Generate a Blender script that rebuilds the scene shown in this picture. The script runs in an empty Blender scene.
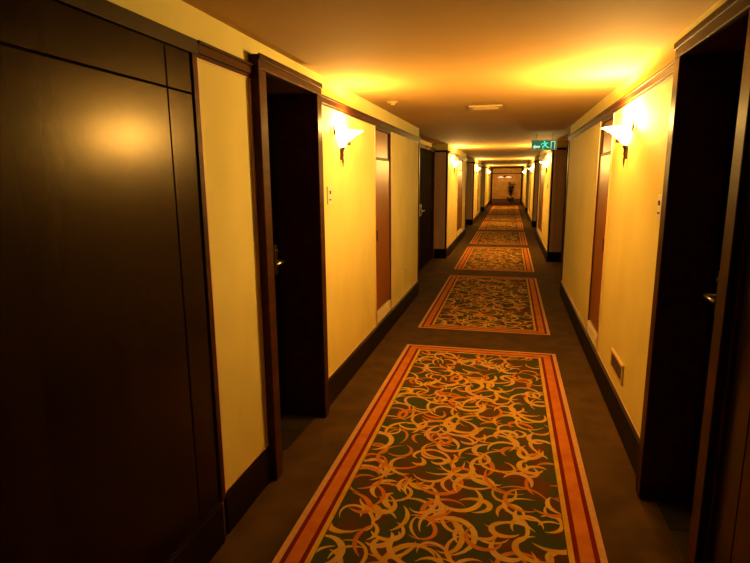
import bpy, bmesh, math, random
from mathutils import Vector, Matrix
C = bpy.context.scene.collection
SC = bpy.context.scene

# ------------------------------------------------------------------ camera, world, exposure
F_PX, YAW, PIT, ROL, CAM_H = 537.64, 0.2442, -0.1889, -0.0076, 1.6
cd = bpy.data.cameras.new('camera')
cam = bpy.data.objects.new('camera', cd); C.objects.link(cam)
cd.sensor_width = 36; cd.lens = F_PX / 750 * 36; cd.clip_start = 0.05; cd.clip_end = 200
fw = Vector((-math.sin(YAW)*math.cos(PIT), math.cos(YAW)*math.cos(PIT), math.sin(PIT)))
rt = Vector((math.cos(YAW), math.sin(YAW), 0)); up = rt.cross(fw)
r2 = rt*math.cos(ROL) + up*math.sin(ROL); u2 = -rt*math.sin(ROL) + up*math.cos(ROL)
m = Matrix((r2, u2, -fw)).transposed().to_4x4(); m.translation = (0, 0, CAM_H)
cam.matrix_world = m
SC.camera = cam
w = bpy.data.worlds.new('world'); SC.world = w; w.use_nodes = True
w.node_tree.nodes['Background'].inputs[0].default_value = (0.01, 0.006, 0.003, 1)
w.node_tree.nodes['Background'].inputs[1].default_value = 1
SC.view_settings.view_transform = 'Standard'; SC.view_settings.look = 'None'
SC.view_settings.gamma = 1; SC.view_settings.use_curve_mapping = False
SC.view_settings.exposure = 0.0
SCONCE_W = 84.0                     # watts of one wall lamp's bulb
BULB = (1.0, 0.58, 0.135)           # warm tungsten

XL, XR, ZC = -1.21, 0.74, 2.255     # wall planes, ceiling height
BL, BR = -1.51, 1.04                # backs of the alcoves
Y0, Y1 = -3.0, 35.4
ZT, ZB, ZS = 2.13, 2.075, 0.19      # top rail top / bottom, skirting height

# ------------------------------------------------------------------ materials
def mat(name, col, rough=0.6, metal=0, spec=0.5, emis=None, es=0, coat=0):
    mt = bpy.data.materials.new(name); mt.use_nodes = True
    b = mt.node_tree.nodes['Principled BSDF']
    b.inputs['Base Color'].default_value = (*col, 1)
    b.inputs['Roughness'].default_value = rough
    b.inputs['Metallic'].default_value = metal
    b.inputs['Specular IOR Level'].default_value = spec
    b.inputs['Coat Weight'].default_value = coat
    if emis:
        b.inputs['Emission Color'].default_value = (*emis, 1)
        b.inputs['Emission Strength'].default_value = es
    return mt
def vary(mt, a, b_, scale=(8, 8, 8), detail=4, bump=0, bscale=None, lo=.35, hi=.65, rough=None):
    nt = mt.node_tree; N = nt.nodes; Lk = nt.links; p = N['Principled BSDF']
    tc = N.new('ShaderNodeTexCoord'); mp = N.new('ShaderNodeMapping'); mp.inputs['Scale'].default_value = scale
    ns = N.new('ShaderNodeTexNoise'); ns.inputs['Scale'].default_value = 1; ns.inputs['Detail'].default_value = detail
    cr = N.new('ShaderNodeValToRGB')
    cr.color_ramp.elements[0].position = lo; cr.color_ramp.elements[1].position = hi
    cr.color_ramp.elements[0].color = (*a, 1); cr.color_ramp.elements[1].color = (*b_, 1)
    Lk.new(tc.outputs['Object'], mp.inputs[0]); Lk.new(mp.outputs[0], ns.inputs[0])
    Lk.new(ns.outputs[0], cr.inputs[0]); Lk.new(cr.outputs[0], p.inputs['Base Color'])
    if rough:
        mr = N.new('ShaderNodeMapRange'); mr.inputs[3].default_value, mr.inputs[4].default_value = rough
        Lk.new(ns.outputs[0], mr.inputs[0]); Lk.new(mr.outputs[0], p.inputs['Roughness'])
    if bump:
        n2 = N.new('ShaderNodeTexNoise'); n2.inputs['Scale'].default_value = 1; n2.inputs['Detail'].default_value = 3
        m2 = N.new('ShaderNodeMapping'); m2.inputs['Scale'].default_value = bscale or scale
        bp = N.new('ShaderNodeBump'); bp.inputs['Strength'].default_value = bump; bp.inputs['Distance'].default_value = .003
        Lk.new(tc.outputs['Object'], m2.inputs[0]); Lk.new(m2.outputs[0], n2.inputs[0])
        Lk.new(n2.outputs[0], bp.inputs['Height']); Lk.new(bp.outputs[0], p.inputs['Normal'])
    return mt
M = {}
M['paper'] = vary(mat('wallpaper', (.8, .62, .3), .75, spec=.2), (.76, .68, .27), (.82, .74, .30), (3, 3, 2), bump=.35, bscale=(160, 160, 160))
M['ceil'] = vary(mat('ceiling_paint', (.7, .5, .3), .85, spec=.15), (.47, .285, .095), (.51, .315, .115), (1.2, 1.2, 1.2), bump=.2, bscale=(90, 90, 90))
M['carpet'] = vary(mat('carpet', (.1, .06, .03), .95, spec=.05), (.052, .032, .012), (.084, .051, .018), (5, 5, 5), bump=.8, bscale=(300, 300, 300))
M['tile'] = vary(mat('dark_tile', (.03, .025, .015), .5), (.02, .017, .012), (.035, .028, .018), (6, 6, 6))
M['wood'] = vary(mat('dark_wood', (.06, .025, .01), .45, spec=.15), (.006, .0025, .001), (.012, .005, .002), (10, 10, .8), bump=.1, bscale=(60, 60, 3))
M['panel'] = vary(mat('panel_wood', (.06, .025, .01), .36, spec=.12), (.005, .002, .0007), (.012, .005, .0015), (6, 6, .25), detail=2, rough=(.23, .27))
M['trim'] = vary(mat('trim_wood', (.14, .05, .02), .42, spec=.08), (.036, .011, .004), (.060, .018, .006), (20, 3, 20))
M['strip'] = vary(mat('cupboard_wood', (.2, .07, .02), .34, spec=.22), (.20, .070, .018), (.26, .092, .024), (40, 40, 1.2))
M['alcove'] = vary(mat('grey_brown_wood', (.2, .13, .1), .4, spec=.5), (.50, .34, .28), (.62, .43, .34), (15, 15, 1))
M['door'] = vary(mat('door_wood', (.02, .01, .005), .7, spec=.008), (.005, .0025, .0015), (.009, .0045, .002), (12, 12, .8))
M['bead'] = mat('pale_bead', (.75, .50, .32), .5)
M['brass'] = mat('brass', (.55, .36, .14), .28, 1)
M['bronze'] = mat('dark_bronze', (.06, .035, .02), .35, .8)
M['chrome'] = mat('brushed_steel', (.7, .68, .65), .3, 1)
M['white'] = mat('white_plastic', (.82, .76, .62), .45)
M['black'] = mat('black_plastic', (.01, .01, .01), .5)
M['vent'] = mat('painted_vent', (.58, .42, .22), .6)
M['cvent'] = mat('ceiling_fitting', (.44, .28, .11), .6)
M['slot'] = mat('vent_slot', (.10, .05, .025), .7)
M['leaf'] = mat('dark_leaf', (.014, .008, .003), .7, spec=.1)
M['pot'] = mat('dark_pot', (.05, .02, .012), .4)
M['soil'] = mat('soil', (.02, .012, .008), .9)
M['s_green'] = mat('sign_green', (.0, .12, .07), .5, emis=(.0, .30, .17), es=.35)
M['s_white'] = mat('sign_white', (.7, .9, .8), .5, emis=(.55, 1, .75), es=.8)
M['s_cyan'] = mat('sign_cyan', (.1, .8, .6), .5, emis=(.10, .95, .70), es=.8)
M['redwood'] = mat('red_wainscot', (.10, .02, .012), .5)
M['endpaper'] = vary(mat('orange_wallpaper', (.6, .3, .1), .8, spec=.1), (.50, .27, .09), (.62, .36, .13), (6, 6, 6))
def glass_mat():
    mt = bpy.data.materials.new('frosted_glass'); mt.use_nodes = True
    nt = mt.node_tree; N = nt.nodes; N.clear()
    o = N.new('ShaderNodeOutputMaterial'); t = N.new('ShaderNodeBsdfTranslucent'); t.inputs[0].default_value = (.95, .85, .65, 1)
    tr = N.new('ShaderNodeBsdfTransparent'); tr.inputs[0].default_value = (.9, .8, .6, 1)
    e = N.new('ShaderNodeEmission'); e.inputs[0].default_value = (1, .78, .40, 1); e.inputs[1].default_value = 2.2
    m1 = N.new('ShaderNodeMixShader'); m1.inputs[0].default_value = .45
    a = N.new('ShaderNodeAddShader')
    nt.links.new(t.outputs[0], m1.inputs[1]); nt.links.new(tr.outputs[0], m1.inputs[2])
    nt.links.new(m1.outputs[0], a.inputs[0]); nt.links.new(e.outputs[0], a.inputs[1]); nt.links.new(a.outputs[0], o.inputs[0])
    return mt
for q, tint in (('wood', (1, .6, .3)), ('panel', (1, .6, .12)), ('trim', (1, .5, .2)), ('strip', (1, .5, .13)), ('door', (1, .7, .5)), ('alcove', (1, .8, .6))):
    M[q].node_tree.nodes['Principled BSDF'].inputs['Specular Tint'].default_value = (*tint, 1)
M['glass'] = glass_mat()
M['litglass'] = mat('lit_glass', (.8, .7, .5), .5, emis=(1, .72, .40), es=.8)
M['bulb'] = mat('bulb', (1, 1, 1), .5, emis=(1, .8, .45), es=20)

# ------------------------------------------------------------------ mesh helpers
def bm_new(): return bmesh.new()
def box(bm, x0, x1, y0, y1, z0, z1, mi=0):
    x0, x1 = min(x0, x1), max(x0, x1)
    v = [bm.verts.new((x, y, z)) for x in (x0, x1) for y in (y0, y1) for z in (z0, z1)]
    for q in ((0,1,3,2),(4,6,7,5),(0,4,5,1),(2,3,7,6),(0,2,6,4),(1,5,7,3)):
        f = bm.faces.new([v[i] for i in q]); f.material_index = mi
def lathe(bm, prof, c, n=20, a0=0, a1=2*math.pi, smooth=True, mi=0):
    full = abs(a1-a0) > 6.28; k = n if full else n+1; rows = []
    for r, z in prof:
        rows.append([bm.verts.new((c[0]+r*math.cos(a0+(a1-a0)*i/n), c[1]+r*math.sin(a0+(a1-a0)*i/n), c[2]+z)) for i in range(k)])
    for a, b in zip(rows, rows[1:]):
        for i in range(n):
            j = (i+1) % k
            f = bm.faces.new((a[i], a[j], b[j], b[i])); f.smooth = smooth; f.material_index = mi
    return rows
def tube(bm, pts, rad, n=8, cap=True, mi=0):
    pts = [Vector(p) for p in pts]; rings = []
    rr = rad if isinstance(rad, (list, tuple)) else [rad]*len(pts)
    for i, p in enumerate(pts):
        t = (pts[min(i+1, len(pts)-1)] - pts[max(i-1, 0)]).normalized()
        a = t.cross(Vector((0, 0, 1)) if abs(t.z) < .9 else Vector((1, 0, 0))).normalized(); b = t.cross(a)
        rings.append([bm.verts.new(p + (a*math.cos(2*math.pi*k/n) + b*math.sin(2*math.pi*k/n))*rr[i]) for k in range(n)])
    for r1, r2_ in zip(rings, rings[1:]):
        for k in range(n):
            f = bm.faces.new((r1[k], r1[(k+1) % n], r2_[(k+1) % n], r2_[k])); f.smooth = True; f.material_index = mi
    if cap:
        bm.faces.new(list(reversed(rings[0]))).material_index = mi; bm.faces.new(rings[-1]).material_index = mi
def obj(name, bm, mats, parent=None, bevel=0, loc=None):
    me = bpy.data.meshes.new(name)
    bmesh.ops.recalc_face_normals(bm, faces=bm.faces[:]) if bm.faces else None
    bm.to_mesh(me); bm.free()
    for q in (mats if isinstance(mats, (list, tuple)) else [mats]): me.materials.append(M[q])
    o = bpy.data.objects.new(name, me); C.objects.link(o)
    if parent: o.parent = parent
    if loc: o.location = loc
    if bevel:
        b = o.modifiers.new('bevel', 'BEVEL'); b.width = bevel; b.segments = 2; b.limit_method = 'ANGLE'
    return o
def struct(name, bm, mats, bevel=0, label=None):
    o = obj(name, bm, mats, None, bevel); o['kind'] = 'structure'
    if label: o['label'] = label
    return o
def thing(name, label, cat, loc=(0, 0, 0), rz=0, group=None):
    o = bpy.data.objects.new(name, None); C.objects.link(o); o.location = loc; o.rotation_euler = (0, 0, rz)
    o.empty_display_size = .1
    o['label'] = label; o['category'] = cat
    if group: o['group'] = group
    return o
def dup(root, loc, rz, label):
    r = root.copy(); C.objects.link(r); r.location = loc; r.rotation_euler = (0, 0, rz); r['label'] = label
    for ch in list(root.children):
        c = ch.copy(); C.objects.link(c); c.parent = r
        for g in list(ch.children):
            d = g.copy(); C.objects.link(d); d.parent = c
    return r
# side: -1 left wall, +1 right wall.  px(side, d) = plane d metres out of the wall face towards the corridor
def px(s, d): return (XL + d) if s < 0 else (XR - d)
BK = {-1: BL, 1: BR}

# ------------------------------------------------------------------ layout along the corridor
# niches (start, end of the hole), cupboards, alcoves
NICHE = {-1: (2.44, 3.32), 1: (1.92, 2.79)}
OPEN  = {-1: (2.52, 3.24), 1: (2.00, 2.71)}
ALC = {-1: [(7.36, 10.85), (15.45, 18.95), (23.6, 27.2)], 1: [(7.72, 10.80), (15.35, 18.5), (23.6, 26.6)]}
CUP = {-1: [(4.88, 5.56), (12.96, 14.3), (21.05, 21.7)], 1: [(4.50, 5.11), (12.85, 14.5), (20.9, 21.5)]}
PANEL_END = {-1: 1.93, 1: 1.90}
SCONCE_Y = {-1: [3.84, 12.0, 20.1, 30.6], 1: [3.92, 12.0, 20.0, 30.4]}

# ------------------------------------------------------------------ shell
bm = bm_new(); box(bm, BL-.2, BR+.2, Y0-.1, Y1+.2, -.1, 0); struct('floor', bm, 'carpet')
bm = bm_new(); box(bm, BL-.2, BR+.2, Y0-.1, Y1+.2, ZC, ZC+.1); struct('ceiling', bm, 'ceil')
for s, nm in ((-1, 'left'), (1, 'right')):
    bm = bm_new()
    box(bm, BK[s], BK[s]+s*.15, Y0-.1, Y1+.1, 0, ZC)
    holes = sorted([NICHE[s]] + ALC[s] + CUP[s])
    y = Y0
    for a, b in holes:
        box(bm, px(s, 0), BK[s], y, a, 0, ZC)
        if (a, b) == NICHE[s]: box(bm, px(s, 0), BK[s], a, b, 2.18, ZC)
        if (a, b) in CUP[s]: box(bm, px(s, 0), BK[s], a, b, ZB, ZC)
        y = b
    box(bm, px(s, 0), BK[s], y, Y1, 0, ZC)
    struct('wall_'+nm, bm, 'paper')
    # skirting and top rail, broken at the openings
    bb = bm_new(); tr = bm_new()
    y = PANEL_END[s] + .05
    cuts = [NICHE[s]] + ALC[s]
    for a, b in cuts + [(Y1, Y1)]:
        if a - y > .01:
            box(bb, px(s, 0), px(s, .016), y, a, 0, ZS); box(bb, px(s, 0), px(s, .011), y, a, ZS, ZS+.012)
        y = b
    y = PANEL_END[s] + .05
    for a, b in cuts + [(Y1, Y1)]:
        if a - y > .01:
            box(tr, px(s, 0), px(s, .02), y, a, ZB+.008, ZT-.012); box(tr, px(s, 0), px(s, .028), y, a, ZT-.012, ZT)
            box(tr, px(s, 0), px(s, .013), y, a, ZB-.006, ZB+.008)
        y = b
    box(tr, px(s, 0), px(s, .02), Y0, PANEL_END[s]+.05, ZB, ZT, 1)
    struct('baseboard_'+nm, bb, 'wood', .003)
    struct('trim_1' if s < 0 else 'trim_2', tr, ['trim', 'wood'], .002)
    # near timber panelling, flush boards with shadow grooves
    e = PANEL_END[s]
    bm = bm_new(); g = .0035
    box(bm, px(s, 0), px(s, .004), Y0, e, 0, ZB, 1)
    yv = e - .16
    for (a, b) in ((Y0, -.9), (-.9, yv), (yv, e)):
        for (c, d) in ((ZS+.012, 1.925), (1.925, ZB)):
            box(bm, px(s, .004), px(s, .014), a+g, b-g, c+g, d-g, 0)
    struct('panelling_'+nm, bm, ['panel', 'door'], .0015)
    bm = bm_new(); box(bm, px(s, 0), px(s, .026), Y0, e, 0, ZS); box(bm, px(s, 0), px(s, .02), Y0, e, ZS, ZS+.012)
    struct('trim_3' if s < 0 else 'trim_4', bm, 'wood', .002)
    bm = bm_new(); box(bm, px(s, 0), px(s, .022), e, e+.022, ZS, ZB); box(bm, px(s, 0), px(s, .016), e+.026, e+.046, ZS, ZB)
    struct('trim_5' if s < 0 else 'trim_6', bm, 'trim', .003)
    # pale beads round each papered panel
    bm = bm_new(); y = e + .05
    for a, b in holes + [(Y1, Y1)]:
        if a - y > .1:
            for (c, d) in ((y, y+.013), (a-.013, a)): box(bm, px(s, 0), px(s, .009), c, d, ZS+.012, ZB-.006)
            box(bm, px(s, 0), px(s, .005), y+.01, a-.01, ZS+.012, ZS+.018)
            box(bm, px(s, 0), px(s, .005), y+.01, a-.01, ZB-.012, ZB-.006)
        y = b
    struct('trim_7' if s < 0 else 'trim_8', bm, 'bead')
bm = bm_new(); box(bm, BL-.2, BR+.2, Y0-.1, Y0, 0, ZC); struct('wall_back', bm, 'wood')
# tiled thresholds of the two near niches
k = 9
for s in (-1, 1):
    bm = bm_new(); a, b = OPEN[s]
    for i in range(3): box(bm, px(s, -.03), px(s, -.236 if s < 0 else -.166), a+.01+i*.235, a+.01+i*.235+.23, 0, .005)
    struct('trim_%d' % k, bm, 'tile', .001); k += 1

# ------------------------------------------------------------------ doors
def lever(parent, x, y, z, s, toward):
    # escutcheon, rose and lever on a door face at x; s = side, toward = +1/-1 lever direction in y
    n = -s
    bm = bm_new(); box(bm, x, x+n*.008, y-.02, y+.02, z-.09, z+.11); e = obj('escutcheon', bm, 'chrome', parent, .003)
    bm = bm_new()
    tube(bm, [(x+n*.006, y, z), (x+n*.05, y, z)], .010, 10)
    tube(bm, [(x+n*.05, y-toward*.01, z), (x+n*.052, y+toward*.04, z), (x+n*.048, y+toward*.11, z-.004)], [.011, .010, .008], 10)
    h = obj('lever', bm, 'chrome', parent)
    bm = bm_new(); tube(bm, [(x+n*.008, y, z+.07), (x+n*.016, y, z+.07)], .012, 12); obj('key_cylinder', bm, 'chrome', parent)
def niche_door(s, name):
    a, b = OPEN[s]; t = thing(name, '', '', (0, 0, 0)); del t['label']; del t['category']; t['kind'] = 'structure'
    bm = bm_new()      # casing, jambs and header, standing 5 cm proud of the wall
    box(bm, px(s, .05), px(s, -.295), a-.08, a, 0, 2.11); box(bm, px(s, .05), px(s, -.295), b, b+.08, 0, 2.11)
    box(bm, px(s, .05), px(s, -.295), a-.08, b+.08, 2.11, 2.175)
    box(bm, px(s, .058), px(s, .05), a-.08, b+.08, 2.150, 2.180)
    obj('casing', bm, 'trim', t, .004)
    bm = bm_new(); x = px(s, -.24 if s < 0 else -.17)
    box(bm, x, x + s*.045, a+.004, b-.004, .006, 2.105)
    for (z0, z1) in ((.22, .98), (1.22, 1.95)):
        for q in ((a+.10, a+.115, z0, z1), (b-.115, b-.10, z0, z1), (a+.115, b-.115, z0, z0+.015), (a+.115, b-.115, z1-.015, z1)):
            box(bm, x, x - s*.006, *q)
    d = obj('door_leaf', bm, 'door', t, .002)
    lever(d, x, b-(.065 if s < 0 else .10), 1.08, s, -1)
    bm = bm_new(); tube(bm, [(x, (a+b)/2, 1.5), (x-s*.004, (a+b)/2, 1.5)], .008, 12); obj('peephole', bm, 'brass', d)
    return t
niche_door(-1, 'door_1'); niche_door(1, 'door_2')
dn = 3
for s in (-1, 1):
    for i, (a, b) in enumerate(ALC[s]):
        # alcove: dark double doors on the back wall, a veneered return facing the camera, skirting
        t = thing('door_%d' % dn, '', ''); del t['label']; del t['category']; t['kind'] = 'structure'; dn += 1
        x = BK[s]; n = -s; c = a + .35; d = b - .12; mid = (c+d)/2
        bm = bm_new()
        box(bm, x, x+n*.05, c-.08, c, 0, 2.10); box(bm, x, x+n*.05, d, d+.08, 0, 2.10); box(bm, x, x+n*.05, c-.08, d+.08, 2.10, 2.17)
        obj('casing', bm, 'trim', t, .004)
        for (p, q, hy, tw) in ((c+.004, mid-.003, mid-.07, -1), (mid+.003, d-.004, mid+.07, 1)):
            bm = bm_new(); box(bm, x, x+n*.022, p, q, .006, 2.095)
            for (z0, z1) in ((.22, .98), (1.22, 1.95)):
                for r in ((p+.14, p+.155, z0, z1), (q-.155, q-.14, z0, z1), (p+.155, q-.155, z0, z0+.015), (p+.155, q-.155, z1-.015, z1)):
                    box(bm, x+n*.022, x+n*.028, *r)
            lf = obj('door_leaf', bm, 'door', t, .002)
            lever(lf, x+n*.022, hy, 1.05, s, tw)
        # return wall panel
        bm = bm_new(); f = .022
        x0, x1 = sorted((px(s, -.002), BK[s] - s*.052))
        box(bm, x0, x1, b-f*.5, b, ZS, 2.10, 0)
        e = px(s, -.002); box(bm, e, e+s*.03, b-f, b-f*.5, ZS, 2.10, 1)
        box(bm, x0, x1, b-f-.003, b-.0, 2.10, 2.14, 1); box(bm, x0, x1, b-f, b, 0, ZS, 1)
        struct('trim_%d' % k, bm, ['alcove', 'door'], .001); k += 1
        # casing of the alcove's near corner
        bm = bm_new(); box(bm, px(s, .012), px(s, -.012), a-.045, a+.002, ZS, ZT)
        struct('trim_%d' % k, bm, 'trim', .003); k += 1
# doorbell buttons on the two nearest returns
for s, xx, zz, l in ((-1, -1.40, 1.50, 'round brass bell push on the grey wooden panel in the left alcove'), (1, .865, 1.61, 'round brass bell push on the brown panel beside the green exit sign')):
    b = ALC[s][0][1] - .011
    t = thing('bell_push', l, 'doorbell', (xx, b, zz)); t.rotation_euler = (math.pi/2, 0, 0)
    bm = bm_new(); lathe(bm, [(0, .006), (.026, .006), (.03, .003), (.03, 0)], (0, 0, 0), 20); obj('plate', bm, 'brass', t)
    bm = bm_new(); lathe(bm, [(0, .013), (.010, .013), (.012, .006)], (0, 0, 0), 14); obj('button', bm, 'white', t)

# ------------------------------------------------------------------ service cupboards let into the wall
def cupboard(s, a, b, label):
    t = thing('service_cupboard', label, 'cupboard', (px(s, 0), (a+b)/2, 0)); ox, oy = px(s, 0), (a+b)/2
    def bx(bm, d0, d1, y0, y1, z0, z1): box(bm, s*-d0, s*-d1, y0-oy, y1-oy, z0, z1)
    a += .001; b -= .001
    bm = bm_new(); bx(bm, -.25, .004, a, a+.03, .002, ZB-.002); bx(bm, -.25, .004, b-.03, b, .002, ZB-.002)
    bx(bm, -.25, .004, a+.03, b-.03, ZB-.03, ZB-.002); bx(bm, -.25, -.24, a+.03, b-.03, .002, ZB-.03); bx(bm, -.2, -.002, a+.03, b-.03, 1.778, 1.792)
    obj('frame', bm, 'trim', t, .002)
    bm = bm_new(); bx(bm, -.022, -.004, a+.034, b-.034, .335, 1.774); d = obj('cupboard_door', bm, 'strip', t, .002)
    bm = bm_new(); bx(bm, -.004, .010, a+.05, a+.062, 1.02, 1.12); obj('pull', bm, 'bronze', d, .002)
    bm = bm_new(); bx(bm, -.022, -.006, a+.034, b-.13, 1.796, ZB-.034); obj('upper_panel', bm, 'strip', t, .002)
    bm = bm_new(); bx(bm, -.022, -.010, b-.12, b-.034, 1.796, ZB-.034); obj('side_panel', bm, 'wood', t, .002)
    bm = bm_new(); bx(bm, -.02, .006, a+.034, b-.034, ZS+.016, .322)
    for i in range(5): bx(bm, .006, .012, a+.05, b-.05, ZS+.03+i*.02, ZS+.038+i*.02)
    g = obj('vent_grille', bm, 'white', t, .001); g['label'] = 'white slotted grille at the foot'
cupl = {(-1, 0): 'tall narrow wooden cupboard in left wall, just past the near lamp', (-1, 1): 'second narrow wooden cupboard in left wall, past the first alcove', (-1, 2): 'farthest narrow wooden cupboard in the left wall',
        (1, 0): 'tall narrow wooden cupboard in right wall, just past the brightest lamp', (1, 1): 'second narrow wooden cupboard in right wall, beyond the exit sign', (1, 2): 'farthest narrow wooden cupboard in the right wall'}
for s in (-1, 1):
    for i, (a, b) in enumerate(CUP[s]): cupboard(s, a, b, cupl[(s, i)])

# ------------------------------------------------------------------ rugs
RW0, RW1, RLEN = -.92, .46, 3.30
def make_rug():
    random.seed(11)
    W, L_ = RW1-RW0, RLEN
    bm = bm_new(); H = .006
    box(bm, 0, W, 0, L_, 0, H-.001, 0)
    cuts = [0, .030, .052, .112, .134, .158]
    mats = [1, 2, 3, 2, 4]
    def quad(x0, x1, y0, y1, z, mi):
        f = bm.faces.new([bm.verts.new(p) for p in ((x0, y0, z), (x1, y0, z), (x1, y1, z), (x0, y1, z))]); f.material_index = mi
    for i, mi in enumerate(mats):
        a, b = cuts[i], cuts[i+1]
        quad(a, W-a, a, b, H, mi); quad(a, W-a, L_-b, L_-a, H, mi); quad(a, b, b, L_-b, H, mi); quad(W-b, W-a, b, L_-b, H, mi)
    c = cuts[-1]; quad(c, W-c, c, L_-c, H, 0)
    n = 0
    fx0, fx1, fy0, fy1 = c+.004, W-c-.004, c+.004, L_-c-.004
    def stroke(cx, cy, r, a0, span, wd, ecc, rot, mi, steps=15, spiral=0):
        nonlocal n
        z = H + .0002 + n*.0000035; n += 1
        prev = None
        for i in range(steps+1):
            t = i/steps; a = a0 + span*t; rr = r*(1+spiral*t)
            wv = wd*math.sin(math.pi*min(1, max(0, t)))**.75 + .0015
            x = rr*math.cos(a); y = rr*math.sin(a)*ecc
            nx, ny = math.cos(a), math.sin(a)
            pts = []
            for sg in (-.5, .5):
                X, Y = x+nx*wv*sg, y+ny*wv*sg
                pts.append((min(max(cx + X*math.cos(rot)-Y*math.sin(rot), fx0), fx1), min(max(cy + X*math.sin(rot)+Y*math.cos(rot), fy0), fy1), z))
            cur = [bm.verts.new(p) for p in pts]
            if prev:
                f = bm.faces.new((prev[0], prev[1], cur[1], cur[0])); f.material_index = mi
            prev = cur
    cols = [4, 4, 4, 3, 3, 5, 5, 1]
    gx, gy = 9, 26
    for j in range(gy):
        for i in range(gx):
            cx = fx0 + (fx1-fx0)*(i+.5+random.uniform(-.5, .5))/gx
            cy = fy0 + (fy1-fy0)*(j+.5+random.uniform(-.5, .5))/gy
            mi = random.choice(cols); r = random.uniform(.05, .12)
            a0 = random.uniform(0, 6.28); sg = random.choice((-1, 1))
            stroke(cx, cy, r, a0, sg*random.uniform(2.6, 4.9), random.uniform(.016, .034), random.uniform(.6, 1), random.uniform(0, 3.1), mi, spiral=random.uniform(-.3, .5))
            if random.random() < .55:      # a second blade springing from the first
                bx_, by_ = cx + r*math.cos(a0+sg*1.4), cy + r*math.sin(a0+sg*1.4)
                q = random.uniform(0, 6.28)
                stroke(bx_ + r*1.3*math.cos(q), by_ + r*1.3*math.sin(q), r*1.3, q+math.pi, random.choice((-1, 1))*random.uniform(1.3, 2.4), random.uniform(.012, .024), 1, 0, random.choice((mi, 3, 4, 5)))
    return bm
M['r_field'] = vary(mat('rug_field', (.05, .05, .03), .95, spec=.05), (.036, .050, .022), (.085, .032, .013), (5, 5, 5), lo=.48, hi=.60)
M['r_tan'] = vary(mat('rug_tan', (.6, .3, .2), .95, spec=.05), (.50, .30, .16), (.60, .38, .21), (70, 70, 70))
M['r_red'] = mat('rug_red', (.14, .010, .006), .95, spec=.05)
M['r_orange'] = vary(mat('rug_orange', (.6, .2, .04), .95, spec=.05), (.44, .14, .022), (.54, .20, .035), (9, 9, 9))
M['r_gold'] = vary(mat('rug_gold', (.7, .45, .1), .95, spec=.05), (.52, .30, .045), (.62, .41, .07), (9, 9, 9))
M['r_pale'] = vary(mat('rug_pale', (.7, .45, .1), .95, spec=.05), (.56, .33, .15), (.60, .42, .11), (12, 12, 12))
rug_lab = ['nearest patterned carpet runner, large and closest to the camera', 'second patterned carpet runner from the camera, dim red-brown', 'third patterned carpet runner, brightly lit gold before the exit sign',
           'fourth patterned carpet runner from the camera', 'fifth patterned carpet runner, fourth from the end wall side', 'sixth patterned carpet runner far down the corridor',
           'seventh patterned carpet runner from the camera', 'last patterned carpet runner at the foot of the end wall']
rug_lab[4] = 'fifth patterned carpet runner from the camera'; rug_lab[5] = 'sixth patterned carpet runner from the camera, far down the corridor'
first = None
for i, y in enumerate((1.68, 5.60, 9.50, 13.35, 17.2, 21.05, 24.9, 28.75)):
    if first is None:
        o = first = obj('carpet_runner', make_rug(), ['r_field', 'r_tan', 'r_red', 'r_orange', 'r_gold', 'r_pale'])
    else:
        o = first.copy(); C.objects.link(o)
    o.location = (RW0, y, .0005); o['label'] = rug_lab[i]; o['category'] = 'rug'; o['group'] = 'runners down the corridor'

# ------------------------------------------------------------------ wall lamps
def make_sconce():
    # local frame: +x away from the wall, wall at x = 0, z = 0 at rim height
    t = thing('wall_sconce', '', 'wall lamp', group='wall lamps along the corridor')
    a0, a1 = -math.pi/2, math.pi/2
    bm = bm_new()
    pr = [(.012, -.115), (.030, -.108), (.055, -.085), (.080, -.055), (.106, -.030), (.140, -.010), (.164, 0)]
    lathe(bm, pr, (.006, 0, 0), 28, a0, a1)
    g = obj('glass_shade', bm, 'glass', t); so = g.modifiers.new('s', 'SOLIDIFY'); so.thickness = .003
    for sg in (-1, 1):      # small scroll holders where the bowl meets the wall
        bm = bm_new(); tube(bm, [(.008, sg*.138, -.035), (.012, sg*.160, -.012), (.012, sg*.174, .010), (.012, sg*.182, .026)], [.006, .008, .007, .004], 8)
        obj('scroll_holder', bm, 'bronze', t)
    bm = bm_new()
    lathe(bm, [(0, -.100), (.014, -.108), (.017, -.120), (.009, -.132), (.006, -.150), (.009, -.165), (.005, -.18), (.008, -.205), (.004, -.232), (.0, -.26)], (.020, 0, 0), 14)
    box(bm, 0, .020, -.004, .004, -.20, -.11)
    obj('finial', bm, 'bronze', t)
    bm = bm_new(); lathe(bm, [(0, -.05), (.012, -.048), (.014, -.035), (.020, -.01), (.018, .008), (0, .016)], (.065, 0, 0), 14)
    obj('bulb', bm, 'bulb', t)
    bm = bm_new(); lathe(bm, [(.0, -.095), (.015, -.095), (.015, -.05), (0, -.05)], (.065, 0, 0), 14); tube(bm, [(0, 0, -.085), (.065, 0, -.085)], .006, 8)
    obj('lamp_holder', bm, 'brass', t)
    return t
base = None
sl = {(-1, 0): 'lit wall lamp with flared glass bowl, nearest on the left wall', (-1, 1): 'second wall lamp on the left wall, on the strip past the alcove', (-1, 2): 'third wall lamp on the left wall', (-1, 3): 'farthest wall lamp on the left wall',
      (1, 0): 'brightest wall lamp with flared glass bowl, nearest on the right wall', (1, 1): 'wall lamp on the right wall just below and beyond the exit sign', (1, 2): 'third wall lamp on the right wall', (1, 3): 'farthest wall lamp on the right wall'}
LAMP_K = {(-1, 0): .55, (1, 0): 1.45, (-1, 1): 1.1, (1, 1): 1.2, (-1, 2): 1.2, (1, 2): 1.2, (-1, 3): 1.6, (1, 3): 1.6}
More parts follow.
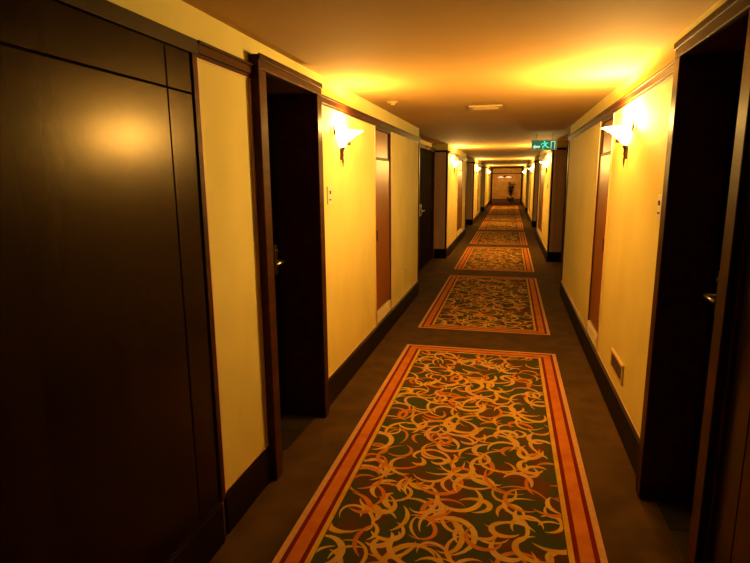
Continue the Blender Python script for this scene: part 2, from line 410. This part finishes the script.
for s in (-1, 1):
    for i, y in enumerate(SCONCE_Y[s]):
        loc = (px(s, 0), y, 1.935 if s < 0 else 1.915); rz = 0 if s < 0 else math.pi
        if base is None: base = make_sconce(); o = base; o.location = loc; o.rotation_euler.z = rz; o['label'] = sl[(s, i)]
        else: o = dup(base, loc, rz, sl[(s, i)])
        ld = bpy.data.lights.new('bulb_light', 'POINT'); ld.energy = SCONCE_W*LAMP_K[(s, i)]; ld.color = BULB; ld.shadow_soft_size = .03
        lo = bpy.data.objects.new('bulb_light', ld); C.objects.link(lo); lo.parent = o; lo.location = (.085, 0, .045)

# ------------------------------------------------------------------ small wall and ceiling fittings
def wall_box(name, label, cat, s, y, z, wy, hz, parts):
    t = thing(name, label, cat, (px(s, 0), y, z)); n = -s
    bm = bm_new(); box(bm, 0, n*.010, -wy/2, wy/2, -hz/2, hz/2); obj('plate', bm, 'white', t, .002)
    for (nm, mt, y0, y1, z0, z1, d) in parts:
        bm = bm_new(); box(bm, n*.010, n*(.010+d), y0, y1, z0, z1); obj(nm, bm, mt, t, .001)
    return t
wall_box('doorbell', 'white room bell plate on left wall beside the near dark doorway', 'doorbell', -1, 3.56, 1.49, .085, .12, [('button', 'black', -.012, .012, .008, .032, .004), ('indicator', 'slot', -.02, .02, -.035, -.025, .002)])
wall_box('doorbell', 'white room bell plate on right wall beside the near dark doorway', 'doorbell', 1, 2.99, 1.45, .075, .12, [('button', 'black', -.012, .012, .008, .032, .004), ('indicator', 'slot', -.02, .02, -.035, -.025, .002)])
wall_box('doorbell', 'small room bell plate on right wall below the second lamp', 'doorbell', 1, 11.55, 1.42, .085, .13, [('button', 'black', -.02, .02, -.04, .04, .004)])
wall_box('power_socket', 'small pale power socket low on the left wall past the cupboard', 'socket', -1, 6.38, .50, .086, .086, [('outlet', 'slot', -.018, -.008, -.012, .012, .001), ('outlet', 'slot', .008, .018, -.012, .012, .001)])
# low vent on the right wall
t = thing('wall_vent', 'pale framed louvred vent low on the right wall', 'vent', (XR, 3.69, .365))
bm = bm_new()
box(bm, 0, -.018, -.19, .19, .052, .068); box(bm, 0, -.012, -.19, .19, -.068, -.052); box(bm, 0, -.014, -.19, -.172, -.052, .052); box(bm, 0, -.014, .172, .19, -.052, .052)
obj('frame', bm, 'vent', t, .002)
bm = bm_new(); box(bm, 0, -.002, -.172, .172, -.052, .052); obj('backing', bm, 'slot', t)
for i in range(5):
    bm = bm_new(); z = -.042 + i*.021
    v = [bm.verts.new(p) for p in ((-.002, -.172, z+.008), (-.011, -.172, z-.004), (-.011, .172, z-.004), (-.002, .172, z+.008), (-.002, -.172, z+.010), (-.011, -.172, z-.002), (-.011, .172, z-.002), (-.002, .172, z+.010))]
    for q in ((0, 1, 2, 3), (4, 7, 6, 5), (0, 4, 5, 1), (1, 5, 6, 2), (2, 6, 7, 3), (3, 7, 4, 0)): bm.faces.new([v[a] for a in q])
    obj('louvre', bm, 'trim', t)
# ceiling diffuser
t = thing('ceiling_vent', 'narrow slotted air diffuser in the middle of the ceiling', 'vent', (-.25, 5.36, ZC))
bm = bm_new()
box(bm, -.15, .15, -.13, -.10, -.014, 0); box(bm, -.15, .15, .10, .13, -.014, 0); box(bm, -.15, -.12, -.10, .10, -.014, 0); box(bm, .12, .15, -.10, .10, -.014, 0)
obj('frame', bm, 'cvent', t, .002)
bm = bm_new(); box(bm, -.12, .12, -.10, .10, -.002, 0); obj('backing', bm, 'slot', t)
for i in range(6):
    bm = bm_new(); y = -.085 + i*.034; box(bm, -.12, .12, y-.005, y+.005, -.012, -.002); obj('slat', bm, 'cvent', t)
# smoke detector
t = thing('smoke_detector', 'small round smoke detector on the ceiling near the left wall', 'detector', (-1.02, 4.77, ZC))
bm = bm_new(); lathe(bm, [(0, -.010), (.050, -.010), (.052, 0)], (0, 0, 0), 24); obj('base', bm, 'cvent', t)
bm = bm_new(); lathe(bm, [(0, -.030), (.018, -.030), (.024, -.024), (.030, -.012), (.030, -.010)], (0, 0, 0), 24); obj('sensor_head', bm, 'cvent', t)
for i in range(3):
    a = i*2.094; bm = bm_new(); box(bm, .024*math.cos(a)-.006, .024*math.cos(a)+.006, .024*math.sin(a)-.006, .024*math.sin(a)+.006, -.026, -.016); obj('slot', bm, 'black', t)

# ------------------------------------------------------------------ exit sign
t = thing('exit_sign', 'glowing green exit sign with running figure hanging from the ceiling', 'sign', (.495, 9.15, 2.105))
bm = bm_new(); box(bm, -.195, .195, -.014, .014, -.080, .080); obj('housing', bm, 'white', t, .003)
bm = bm_new(); box(bm, -.183, .183, -.0165, -.014, -.068, .068); face = obj('face', bm, 's_green', t)
def flat(name, mt, polys, yy=-.0185):
    bm = bm_new()
    for P in polys:
        f = [bm.verts.new((x, -.0165, z)) for x, z in P]; b_ = [bm.verts.new((x, yy, z)) for x, z in P]
        bm.faces.new(b_); bm.faces.new(f[::-1])
        for i in range(len(P)): bm.faces.new((f[i], f[(i+1) % len(P)], b_[(i+1) % len(P)], b_[i]))
    return obj(name, bm, mt, face)
flat('arrow', 's_white', [[(-.172, -.028), (-.135, .006), (-.135, -.014), (-.062, -.014), (-.062, -.042), (-.135, -.042), (-.135, -.062)]])
def limb(x0, z0, x1, z1, w_):
    d = Vector((x1-x0, z1-z0)).normalized()*w_/2; nn = (-d.y, d.x)
    return [(x0+nn[0], z0+nn[1]), (x0-nn[0], z0-nn[1]), (x1-nn[0], z1-nn[1]), (x1+nn[0], z1+nn[1])]
head = [(.004+.013*math.cos(a*.785), .050+.013*math.sin(a*.785)) for a in range(8)]
flat('running_figure', 's_cyan', [head, limb(.006, .036, .020, -.008, .034)]); flat('running_figure', 's_cyan', [limb(.006, .030, -.035, .018, .012), limb(-.035, .022, -.045, -.004, .010), limb(.010, .028, .048, .020, .012), limb(.048, .022, .060, .040, .010)], -.0188)
flat('running_figure', 's_cyan', [limb(.016, -.006, -.020, -.026, .016), limb(-.018, -.024, -.016, -.060, .013), limb(.022, -.008, .044, -.034, .016), limb(.044, -.032, .078, -.046, .013)], -.0191)
flat('doorway_symbol', 's_white', [[(.100, -.060), (.100, .055), (.165, .055), (.165, -.060), (.155, -.060), (.155, .045), (.110, .045), (.110, -.060)]])
for hx in (-.12, .12):
    bm = bm_new(); tube(bm, [(hx, 0, .078), (hx, 0, ZC-2.105)], .006, 8); obj('hanger', bm, 'white', t)
ld = bpy.data.lights.new('sign_glow', 'AREA'); ld.shape = 'RECTANGLE'; ld.size = .36; ld.size_y = .13; ld.energy = .15; ld.color = (.2, 1, .6)
lo = bpy.data.objects.new('sign_glow', ld); C.objects.link(lo); lo.parent = t; lo.location = (0, -.03, 0); lo.rotation_euler = (-math.pi/2, 0, 0)

# ------------------------------------------------------------------ end wall
bm = bm_new(); box(bm, BL-.2, BR+.2, Y1, Y1+.1, 0, ZC); struct('wall_end', bm, 'endpaper')
bm = bm_new()
box(bm, XL, XL+.10, Y1-.05, Y1, 0, ZC); box(bm, XR-.10, XR, Y1-.05, Y1, 0, ZC); box(bm, XL+.10, XR-.10, Y1-.05, Y1, ZC-.08, ZC)
box(bm, XL+.10, XR-.10, Y1-.035, Y1, 1.84, 1.89)
struct('trim_%d' % k, bm, 'wood', .004); k += 1
bm = bm_new(); box(bm, XL+.10, XR-.10, Y1-.02, Y1, 0, .26); box(bm, XL+.10, XR-.10, Y1-.03, Y1, .26, .30)
struct('baseboard_end', bm, 'redwood', .003)
# twin-shade wall light on the end wall
t = thing('twin_wall_light', 'pale twin-bowl light on curved dark arms high on the end wall', 'wall lamp', (-.36, Y1, 1.70))
bm = bm_new(); lathe(bm, [(0, .03), (.05, .025), (.06, 0)], (0, 0, 0), 18)
for v in bm.verts: v.co = Vector((v.co.x, -v.co.z, v.co.y))
obj('backplate', bm, 'bronze', t)
for sg in (-1, 1):
    bm = bm_new(); tube(bm, [(0, -.02, 0), (sg*.08, -.09, .07), (sg*.20, -.12, .06), (sg*.25, -.12, -.01)], .012, 8); obj('arm', bm, 'bronze', t)
    bm = bm_new(); lathe(bm, [(.02, -.01), (.06, -.02), (.15, -.05), (.19, -.10)], (sg*.25, -.15, 0), 20); sh = obj('shade', bm, 'litglass', t); sh.modifiers.new('s', 'SOLIDIFY').thickness = .004
# plant on a stand
t = thing('potted_plant', 'dark tall potted plant standing before the end wall', 'plant', (.05, 34.85, 0))
bm = bm_new(); lathe(bm, [(0, 0), (.16, 0), (.17, .03), (.07, .06), (.06, .10), (.13, .16), (.20, .32), (.22, .40), (.19, .40), (.17, .36)], (0, 0, 0), 24); obj('pot', bm, 'pot', t)
bm = bm_new(); lathe(bm, [(0, .365), (.172, .36)], (0, 0, 0), 24); obj('soil', bm, 'soil', t)
random.seed(5)
bm = bm_new(); lv = bm_new()
for i in range(20):
    a = random.uniform(0, 6.28); L_ = random.uniform(.35, 1.0); sp = random.uniform(.03, .20)
    pts = [(.05*math.cos(a)*j/4 + sp*math.cos(a)*(j/4)**1.8, .05*math.sin(a)*j/4 + sp*math.sin(a)*(j/4)**1.8, .36+L_*j/4) for j in range(5)]
    tube(bm, pts, [.010, .009, .007, .006, .004], 6)
    for j in (2, 3, 4):
        for q in range(4):
            b = random.uniform(0, 6.28); ln = random.uniform(.08, .14); P = Vector(pts[j]); d = Vector((math.cos(b), math.sin(b), random.uniform(-.1, .6))).normalized()
            sd = d.cross(Vector((0, 0, 1))).normalized()*.038
            vs = [lv.verts.new(p) for p in (P, P+d*ln*.35+sd, P+d*ln*.8+sd*.7-Vector((0, 0, .02)), P+d*ln-Vector((0, 0, .05)), P+d*ln*.8-sd*.7-Vector((0, 0, .02)), P+d*ln*.35-sd)]
            lv.faces.new(vs)
obj('stems', bm, 'leaf', t); obj('leaves', lv, 'leaf', t)
